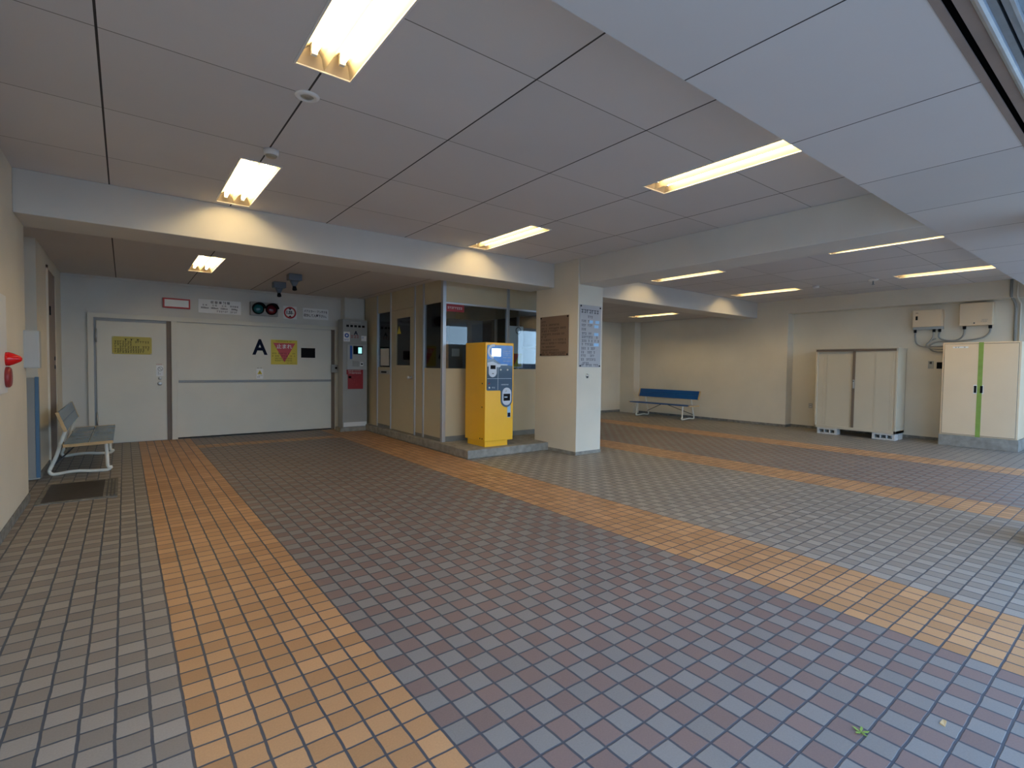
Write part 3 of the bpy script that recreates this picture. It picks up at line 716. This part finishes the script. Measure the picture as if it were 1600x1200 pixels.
for a, z in ((.285, 1.335), (.42, 1.335), (.07, 1.055)): MB().lathe(FP.p(U(a), z, .006), (0, -1, 0), [(0, .015), (.012, .013), (.013, .001)], 14).build('button', 'signw', pf)
MB().lathe(FP.p(U(.07), 1.12, .006), (0, -1, 0), [(0, .013), (.008, .011), (.009, .001)], 14).build('red_button', 'red', pf)
ln = MB()
ln.fbox(FP, U(.035), U(.5), 1.195, 1.20, .006, .0075).fbox(FP, U(.235), U(.24), 1.02, 1.40, .006, .0075).fbox(FP, U(.235), U(.42), 1.405, 1.425, .0076, .009)
ln.dashes(FP, U(.12), 1.055, .08, .02, .008, fill=1).dashes(FP, U(.3), 1.10, .15, .02, .008, fill=1)
for z in (1.63, 1.6, 1.57, 1.53, 1.47): ln.dashes(FP, U(.33), z, .15, .014, .009, fill=.9)
ln.build('print', 'pmpale', pf)
ov = arc(U(.411), .965, .088, 0, PI, 14) + arc(U(.411), .86, .088, PI, 2 * PI, 14)
MB().prism(FP, ov, .006, .012).build('coin_pad', 'pmpale', pf)
MB().fbox(FP, U(.345), U(.475), .845, .955, .012, .0145).build('coin_slot_cover', 'black', pf)
MB().lathe(FP.p(U(.395), 1.0, .012), (0, -1, 0), [(0, .014), (.004, .014), (.005, .001)], 14).fbox(FP, U(.36), U(.42), .895, .91, .0145, .016).build('coin_slot', 'steel', pf)
st = MB().fbox(FP, U(.432), U(.498), .575, .765, 0, .0025, bev=.001).build('blue_sticker', 'sky', t)
MB().fbox(FP, U(.437), U(.493), .585, .65, .0025, .0032).build('dark_picture', 'navy', st)
for y_, z_ in ((6.53, 1.12), (6.53, .75), (6.58, .255), (6.52, .255)): MB().lathe((px0, y_, z_), (-1, 0, 0), [(0, .012), (.004, .01), (.005, .001)], 12).build('rivet', 'black', t)

# ------------------------------------------------------------------ pillar plaques
FL = FXm(5.63)
t = thing('notice_sign', 'brown plaque with black print on the left face of the pillar', 'plaque', (5.63, 6.2, 1.56))
MB().fbox(FL, -6.565, -5.875, 1.575, 2.225, 0.0, .012, bev=.002).build('plate', 'brownp', t)
m_ = MB()
for z, w in ((2.14, .15), (2.085, .45), (2.025, .62), (1.985, .42), (1.93, .6), (1.89, .16), (1.835, .62), (1.78, .62), (1.72, .44), (1.665, .44), (1.625, .62), (1.595, .58)):
    m_.dashes(FL, -6.53, z, w, .026, .0132)
m_.build('lettering', 'ink', t)
for a, b in ((-6.545, 2.205), (-5.895, 2.205), (-6.545, 1.595), (-5.895, 1.595)): MB().lathe(FL.p(a, b, .012), (-1, 0, 0), [(0, .016), (.006, .014), (.007, .001)], 12).build('bolt', 'black', t)
FR = FY(5.68)
t = thing('price_sign', 'silver grey price plaque with pale stickers on the front of the pillar', 'plaque', (5.9, 5.68, 1.4))
MB().fbox(FR, 5.662, 6.145, 1.395, 2.375, 0, .012, bev=.002).build('plate', 'greyp', t)
m_ = MB()
m_.dashes(FR, 5.69, 2.275, .42, .055, .0132, fill=1).dashes(FR, 5.84, 2.19, .13, .035, .0132)
for z, a, w in ((2.12, 5.70, .13), (2.12, 5.845, .05), (2.055, 5.70, .12), (2.055, 5.84, .12), (1.99, 5.70, .13), (1.925, 5.71, .11), (1.925, 5.86, .09), (1.87, 5.71, .27), (1.87, 6.0, .11), (1.81, 5.71, .27), (1.81, 6.0, .11), (1.755, 5.71, .27),
                (1.69, 5.70, .38), (1.63, 5.70, .1), (1.63, 5.84, .18), (1.575, 5.70, .14), (1.575, 5.9, .12), (1.515, 5.70, .08), (1.515, 5.82, .24), (1.455, 5.70, .2), (1.425, 5.70, .4)):
    m_.dashes(FR, a, z, w, .034, .0132)
m_.build('lettering', 'ink', t)
for a, z, w in ((5.875, 2.115, .08), (6.01, 2.115, .09), (5.985, 2.045, .10), (5.985, 1.92, .10), (5.985, 1.755, .11)):
    MB().fbox(FR, a, a + w, z - .024, z + .024, .012, .0145).build('pale_sticker', 'sky', t)
for a, b in ((5.685, 2.355), (6.122, 2.345), (5.685, 1.415), (6.122, 1.415)): MB().lathe(FR.p(a, b, .012), (0, -1, 0), [(0, .014), (.006, .012), (.007, .001)], 12).build('bolt', 'black', t)
t = thing('key_switch', 'small steel key switch on the pillar front below the price plaque', 'switch', (5.85, 5.68, 1.24))
MB().lathe(FR.p(5.855, 1.262, 0), (0, -1, 0), [(0, .03), (.01, .028), (.012, .018), (.03, .018), (.031, .001)], 18).build('bezel', 'steel', t)
MB().fbox(FR, 5.843, 5.867, 1.222, 1.24, 0, .02).build('tab', 'rod', t)

# ------------------------------------------------------------------ benches
def make_bench(name, label, m, loc, L):
    """bench along y, its back towards +x; origin on the floor at the middle"""
    t = thing(name, label, 'bench', loc); o = Vector(loc); h = L / 2
    P = lambda x, y, z: o + Vector((x, y, z))
    def plank(x0, z0, x1, z1, th, nm, mm, y0=-h, y1=h, bev=.004):
        d = Vector((x1 - x0, 0, z1 - z0)).normalized(); n = Vector((-d.z, 0, d.x)) * th
        b = MB(); A = [(x0, z0), (x1, z1)]
        q = [P(x0, y0, z0), P(x1, y0, z1), P(x1, y1, z1), P(x0, y1, z0)]
        b.hexa(q + [p + n for p in q], bev=bev)
        return b.build(nm, mm, t)
    plank(-.265, .385, -.035, .377, .028, 'seat_plank', m); plank(-.025, .377, .20, .368, .028, 'seat_plank', m)
    plank(.19, .55, .226, .662, .026, 'back_plank', m); plank(.227, .665, .262, .775, .026, 'back_plank', m)
    for y0, y1 in ((-h - .035, -h), (h, h + .035)):
        plank(-.265, .383, .20, .366, .032, 'seat_end_cap', 'tan', y0, y1, .002); plank(.189, .548, .263, .777, .03, 'back_end_cap', 'tan', y0, y1, .002)
    for s in (-1, 1):
        y = s * (h - .22)
        pts = [(-.19, .375), (-.2, .20), (-.205, .07)]
        pts += [(-.19 + .05 * math.cos(a), .068 + .05 * math.sin(a)) for a in [PI + PI / 2 * k / 5 for k in range(1, 6)]]
        pts += [(-.06, .022), (.06, .034), (.16, .034), (.25, .022)]
        pts += [(.30 + .045 * math.sin(a), .062 - .045 * math.cos(a)) for a in [PI * .72 * k / 6 for k in range(0, 7)]]
        pts += [(.275, .25), (.225, .44), (.195, .54), (.205, .575), (.245, .70)]
        MB().tube([P(x, y, z) for x, z in smooth(pts)], .02, 12).build('leg_frame', 'tube', t)
        MB().tube([P(.15, y, .362), P(.245, y, .362)], .008, 8).build('seat_link', 'rod', t)
        MB().tube([P(.30, y, .13), P(.06, s * .12, .362)], .009, 8).build('brace', 'rod', t)
    return t
def smooth(p, n=3):
    out = []
    for i in range(len(p) - 1):
        p0, p1, p2, p3 = p[max(i - 1, 0)], p[i], p[i + 1], p[min(i + 2, len(p) - 1)]
        for k in range(n):
            u = k / n
            out.append(tuple(.5 * (2 * b + (c - a) * u + (2 * a - 5 * b + 4 * c - d) * u * u + (-a + 3 * b - 3 * c + d) * u ** 3) for a, b, c, d in zip(p0, p1, p2, p3)))
    return out + [p[-1]]
make_bench('bench', 'blue bench with cream tube legs against the right hand wall', 'bblue', (12.10, 8.75, 0), 1.96)
b2 = make_bench('bench', 'slate grey bench with tan edges against the left wall', 'bgrey', (0, 0, 0), 1.96)
b2.location = (-.385, 8.93, 0); b2.rotation_euler = (0, 0, PI)

# ------------------------------------------------------------------ left wall things
FW = FXp(-0.764)
t = thing('alarm_panel', 'white fire alarm panel with red lamp at the left edge of the photo', 'alarm', (-.75, 5.4, 1.13))
MB().fbox(FW, 5.28, 5.68, 1.13, 1.90, 0, .02, bev=.004).build('panel', 'white', t)
MB().lathe((-.744, 5.62, 1.40), (1, 0, 0), [(0, .055), (.02, .055), (.045, .044), (.085, .022), (.093, .012), (.095, .001)], 24).build('red_lamp', 'lampred', t)
MB().lathe((-.744, 5.62, 1.255), (1, 0, 0), [(0, .082), (.02, .082), (.03, .07), (.032, .001)], 28).build('alarm_bell', 'alarmred', t)
t = thing('junction_box', 'pale blue grey steel box on the end of the left wall', 'electrical box', (-.70, 6.76, 1.31))
MB().box(-.782, -.652, 6.70, 6.83, 1.315, 1.68, bev=.006).build('case', 'panelg', t)
MB().box(-.776, -.658, 6.692, 6.70, 1.325, 1.67, bev=.002).build('cover', 'panelg', t)
t = thing('floor_cabinet', 'low grey steel cabinet with blue edge strip in the left recess', 'cabinet', (-.95, 8.0, 0.02))
MB().box(-1.25, -.822, 7.96, 8.04, 0.03, 1.19, bev=.004).build('case', 'opgrey', t)
MB().box(-.822, -.79, 7.955, 8.035, 0.03, 1.20, bev=.003).build('edge_strip', 'edgeblue', t)
d3 = thing('door_3', 'tall cream service door in the far left wall behind the bench', 'door', (-.8, 9.45, 0)); struct(d3)
FD = FXp(-.8)
MB().fbox(FD, 9.02, 9.86, .02, 2.60, 0, .012, bev=.003).build('leaf', 'lip', d3)
MB().fbox(FD, 8.98, 9.02, 0, 2.64, 0, .02).fbox(FD, 9.86, 9.90, 0, 2.64, 0, .02).fbox(FD, 8.98, 9.90, 2.60, 2.64, 0, .02).build('frame', 'wall', d3)
MB().fbox(FD, 9.16, 9.22, 2.0, 2.12, .012, .024, bev=.003).build('handle', 'black', d3)
MB().lathe((-.788, 9.70, 1.42), (1, 0, 0), [(0, .03), (.012, .028), (.014, .001)], 16).lathe((-.788, 9.70, 1.30), (1, 0, 0), [(0, .03), (.012, .028), (.014, .001)], 16).build('lock_cylinders', 'rod', d3)
t = thing('floor_hatch', 'dark recessed floor hatch with steel edge in front of the slate bench', 'floor hatch', (-.4, 7.1, 0))
MB().box(-.70, -.07, 6.56, 7.60, 0, .008).build('frame', 'base', t)
MB().box(-.66, -.19, 6.62, 7.54, .004, .011).build('cover', 'matb', t)
for k in range(3): MB().box(-.165 + k * .03, -.15 + k * .03, 6.62, 7.54, .006, .013).build('drain_bar', 'rod', t)

# ------------------------------------------------------------------ right wall: storage cabinet on blocks
FC = FXm(12.2)
t = thing('storage_cabinet', 'cream sliding door storage cabinet raised on concrete blocks by the right wall', 'cabinet', (12.45, 4.08, .13))
y0, y1, z0, z1 = 3.33, 4.83, .13, 1.80
MB().box(12.2, 12.72, y0, y0 + .035, z0, z1, bev=.003).box(12.2, 12.72, y1 - .035, y1, z0, z1, bev=.003).box(12.2, 12.72, y0, y1, z0, z0 + .06, bev=.003).box(12.70, 12.72, y0, y1, z0, z1).build('body', 'cab', t)
MB().box(12.17, 12.73, y0 - .015, y1 + .015, z1 + .045, z1 + .062, bev=.003).build('top', 'cab', t)
MB().box(12.19, 12.215, y0 + .03, y1, z1, z1 + .046).build('dark_rail', 'framed', t)
MB().box(12.215, 12.72, y0, y1, z1, z1 + .046).build('top_box', 'cab', t)
da = MB().box(12.235, 12.255, 4.08, y1 - .035, z0 + .06, z1)
for k in range(3): da.box(12.231, 12.235, 4.62 - k * .012 + (.08 if k == 2 else 0), 4.628 - k * .012 + (.08 if k == 2 else 0), z0 + .07, z1 - .02)
da = da.build('door', 'cab', t)
db = MB().box(12.212, 12.232, y0 + .035, 4.12, z0 + .06, z1)
for y in (3.70, 3.72, 3.41, 3.44): db.box(12.208, 12.212, y, y + .006, z0 + .07, z1 - .02)
db = db.build('door', 'cab', t)
MB().box(12.206, 12.212, 4.07, 4.12, z0 + .06, z1, bev=.002).build('door_edge', 'framed', db)
hd = MB().box(12.196, 12.206, 4.078, 4.112, 1.02, 1.20, bev=.003).build('handle', 'steel', db)
MB().lathe((12.196, 4.095, 1.17), (-1, 0, 0), [(0, .011), (.006, .01), (.007, .001)], 12).build('lock', 'black', hd)
def block(y0, x0, lab):
    """hollow concrete block lying on its side, three cores facing the room"""
    t = MB(); L, D, H = .39, .19, .10
    xs = [0, .045, .135, .15, .24, .255, .345, L]     # walls and cores along the length
    zs = [0, .024, .076, H]
    for i in range(7):
        for j in range(3):
            if j == 1 and i in (1, 3, 5): continue
            t.box(x0, x0 + D, y0 + xs[i], y0 + xs[i + 1], zs[j] + .0, zs[j + 1] + .0)
    bmesh.ops.remove_doubles(t.bm, verts=t.bm.verts[:], dist=1e-5)
    o = t.build('concrete_block', 'block'); o.scale = (1, 1, 1.28)
    return tag(o, lab, 'concrete block', 'blocks under the storage cabinet')
block(4.38, 12.21, 'white concrete block under the left front corner of the storage cabinet')
block(3.34, 12.21, 'white concrete block under the right front corner of the storage cabinet')
block(3.34, 12.50, 'white concrete block under the right rear corner of the storage cabinet')
# ------------------------------------------------------------------ electrical cabinet with green tape
FE = FXm(12.4)
sbox('plinth', 'concrete', 12.38, 13.05, 1.60, 2.70, 0, .205, bev=.006)
t = thing('electrical_cabinet', 'beige double door electrical cabinet with green tape down the middle', 'cabinet', (12.7, 2.15, .205))
MB().box(12.4, 13.04, 1.615, 2.69, .206, 1.945, bev=.008).build('body', 'cab2', t)
MB().fbox(FE, -2.665, -1.645, .225, 1.92, -.002, .001).build('door_gap', 'framed', t)
for a0, a1, ha in ((-2.658, -2.143, -2.20), (-2.137, -1.652, -2.115)):
    dd = MB().fbox(FE, a0, a1, .232, 1.912, .0, .012, bev=.003).build('door', 'cab2', t)
    MB().fbox(FE, ha - .018, ha + .018, 1.015, 1.145, .012, .020, bev=.003).build('handle', 'black', dd)
    MB().fbox(FE, ha - .026, ha + .026, 1.0, 1.16, .011, .014).build('handle_plate', 'signw', dd)
MB().fbox(FE, -2.175, -2.108, .20, 1.94, .0125, .0145).build('green_tape', 'tape', t)
MB().fbox(FE, -2.54, -2.32, 1.84, 1.868, .012, .0135).build('name_label', 'signw', t)
MB().dashes(FE, -2.51, 1.854, .17, .018, .0145, pitch=.04).build('lettering', 'ink', t)
# wall boxes and conduits
FG = FXm(13.05)
t = thing('electrical_box', 'cream electrical wall box, left of two above the tall cabinet', 'electrical box', (12.95, 3.06, 2.28))
MB().fbox(FG, -3.30, -2.83, 2.30, 2.64, 0, .17, bev=.008).build('case', 'cab2', t)
MB().fbox(FG, -3.302, -2.828, 2.25, 2.30, 0, .11).build('gland_plate', 'panelg', t)
MB().fbox(FG, -3.25, -3.215, 2.44, 2.52, .17, .174).fbox(FG, -3.25, -3.21, 2.58, 2.588, .17, .173).build('vent_mark', 'black', t)
for a in (-3.27, -2.965, -2.875): MB().lathe((12.97, -a, 2.25), (0, 0, -1), [(0, .026), (.06, .024), (.062, .016)], 12).build('gland', 'black', t)
t = thing('electrical_box', 'cream electrical wall box, right of two above the tall cabinet', 'electrical box', (12.95, 2.33, 2.28))
MB().fbox(FG, -2.565, -2.09, 2.285, 2.715, 0, .17, bev=.008).build('case', 'cab2', t)
MB().lathe(FG.p(-2.345, 2.33, .17), (-1, 0, 0), [(0, .013), (.006, .011), (.007, .001)], 12).build('lock', 'rod', t)
MB().dashes(FG, -2.24, 2.385, .1, .022, .1715).dashes(FG, -2.25, 2.35, .1, .022, .1715).build('lettering', 'conduit', t)
for a in (-2.50, -2.13): MB().lathe((12.97, -a, 2.285), (0, 0, -1), [(0, .028), (.06, .026), (.062, .016)], 12).build('gland', 'black', t)
def conduit(pts, lab, r=.015, x=12.97):
    p = smooth([(x, y, z) if not isinstance(y, tuple) else y for y, z in pts], 5)
    m = MB().tube(p, r, 10).build('conduit', 'conduit')
    return tag(m, lab, 'conduit', 'flexible conduits between the wall boxes')
conduit([(3.27, 2.19), (3.265, 2.08), (3.23, 1.96), (3.12, 1.90), (2.95, 1.90), (2.69, 1.90)], 'conduit from the left end of the left wall box down to the tall cabinet')
conduit([(2.965, 2.19), (2.97, 2.10), (3.02, 2.0), (3.07, 1.93), (3.0, 1.86), (2.88, 1.84), (2.69, 1.84)], 'conduit looping from the middle of the left wall box to the tall cabinet', x=12.945)
conduit([(2.875, 2.19), (2.885, 2.10), (2.83, 2.04), (2.70, 2.01), (2.58, 2.03), (2.51, 2.11), (2.50, 2.22)], 'short conduit hanging between the two wall boxes', x=12.965)
conduit([(2.13, 2.22), (2.15, 2.13), (2.24, 2.05), (2.42, 2.015), (2.62, 2.0), (2.80, 2.0), (2.95, 1.98), (3.03, 1.90), (2.95, 1.80), (2.69, 1.79)], 'long conduit from the right wall box passing left to the tall cabinet', x=12.99)
conduit([(2.93, 2.06), (3.0, 2.03), (3.06, 1.97), (3.10, 1.90)], 'short conduit end curling below the left wall box', .012, 13.0)
t = tag(MB().tube([(13.02, 1.80, 1.945), (13.02, 1.80, 2.60), (13.0, 1.82, 2.70), (12.72, 1.83, 2.78), (12.72, 1.83, 3.08)], .02, 12).build('conduit_pipe', 'conduit'), 'vertical grey conduit pipe from the tall cabinet up to the ceiling', 'pipe')
tag(MB().tube([(13.03, 1.74, 1.945), (13.03, 1.74, 2.66), (12.73, 1.75, 2.76), (12.73, 1.75, 3.08)], .014, 10).build('conduit_pipe', 'wall'), 'thin cream conduit pipe beside the vertical grey pipe', 'pipe')
t = plate('light_switch', 'grey wall switch plate left of the tall beige cabinet', 'switch', FG, -3.055, -2.965, 1.455, 1.61, 'panelg', 0, .012)
MB().fbox(FG, -3.03, -2.99, 1.55, 1.595, .012, .018, bev=.003).build('rocker', 'rod', t)
t = plate('socket_plate', 'dark socket plate tucked against the tall beige cabinet', 'socket', FG, -2.915, -2.815, 1.455, 1.585, 'black', 0, .015)
t = plate('power_outlet', 'small wall outlet low on the right wall left of the storage cabinet', 'outlet', FG, -5.30, -5.215, .485, .60, 'panelg', 0, .008)
MB().fbox(FG, -5.28, -5.235, .515, .57, .008, .011).build('socket', 'signw', t)
MB().fbox(FG, -5.275, -5.262, .53, .56, .011, .0125).fbox(FG, -5.253, -5.24, .53, .56, .011, .0125).build('slots', 'black', t)

# two scraps lying on the tiles
sm = MB(); sx, sy = 2.235, 0.682
for k in range(5):
    a = k * 1.3; sm.hexa([(sx, sy, .001), (sx + .022 * math.cos(a), sy + .022 * math.sin(a), .006), (sx + .03 * math.cos(a + .3), sy + .03 * math.sin(a + .3), .008), (sx + .014 * math.cos(a + .6), sy + .014 * math.sin(a + .6), .004),
                          (sx, sy, .003), (sx + .022 * math.cos(a), sy + .022 * math.sin(a), .008), (sx + .03 * math.cos(a + .3), sy + .03 * math.sin(a + .3), .010), (sx + .014 * math.cos(a + .6), sy + .014 * math.sin(a + .6), .006)])
tag(sm.build('sprig', 'tape'), 'tiny green sprig in a floor joint at the bottom right of the photo', 'leaf')
sx, sy = 2.560, 0.503
tag(MB().hexa([(sx - .02, sy - .008, .0), (sx + .02, sy - .004, .0), (sx + .024, sy + .009, .0), (sx - .014, sy + .010, .0), (sx - .02, sy - .008, .003), (sx + .02, sy - .004, .007), (sx + .024, sy + .009, .004), (sx - .014, sy + .010, .006)]).build('dry_leaf', 'tan'), 'small dry tan leaf on a grey floor tile near the bottom right', 'leaf')

# ------------------------------------------------------------------ daylight and camera
w = bpy.data.worlds.new('sky'); bpy.context.scene.world = w; w.use_nodes = True
bg = w.node_tree.nodes['Background']
tcw = w.node_tree.nodes.new('ShaderNodeTexCoord'); spw = w.node_tree.nodes.new('ShaderNodeSeparateXYZ')
w.node_tree.links.new(tcw.outputs['Generated'], spw.inputs[0])
cr = w.node_tree.nodes.new('ShaderNodeValToRGB')
cr.color_ramp.elements[0].position = 0.0; cr.color_ramp.elements[0].color = (0.52, 0.75, 1.0, 1)
cr.color_ramp.elements[1].position = 0.6; cr.color_ramp.elements[1].color = (0.2, 0.33, 0.58, 1)
w.node_tree.links.new(spw.outputs[2], cr.inputs[0]); w.node_tree.links.new(cr.outputs[0], bg.inputs[0])
bg.inputs[1].default_value = 2.1

yaw, pit, rol = 0.6537, -0.034847, 0.012793
fw = Vector((math.sin(yaw) * math.cos(pit), math.cos(yaw) * math.cos(pit), math.sin(pit)))
rt = Vector((math.cos(yaw), -math.sin(yaw), 0)); up = rt.cross(fw)
r2 = rt * math.cos(rol) + up * math.sin(rol); u2 = up * math.cos(rol) - rt * math.sin(rol)
cam = bpy.data.cameras.new('camera'); co = bpy.data.objects.new('camera', cam); C.objects.link(co)
mm = Matrix((r2, u2, -fw)).transposed().to_4x4(); mm.translation = (0, 0, 1.392)
co.matrix_world = mm
cam.sensor_width = 36; cam.lens = 36 * 790.97 / 1600; cam.clip_start = 0.05
bpy.context.scene.camera = co
sc = bpy.context.scene
sc.view_settings.view_transform = 'Standard'; sc.view_settings.look = 'None'; sc.view_settings.gamma = 1
sc.view_settings.use_curve_mapping = False; sc.view_settings.exposure = 1.25
sc.cycles.max_bounces = 10; sc.cycles.diffuse_bounces = 6; sc.cycles.glossy_bounces = 4; sc.cycles.transparent_max_bounces = 12
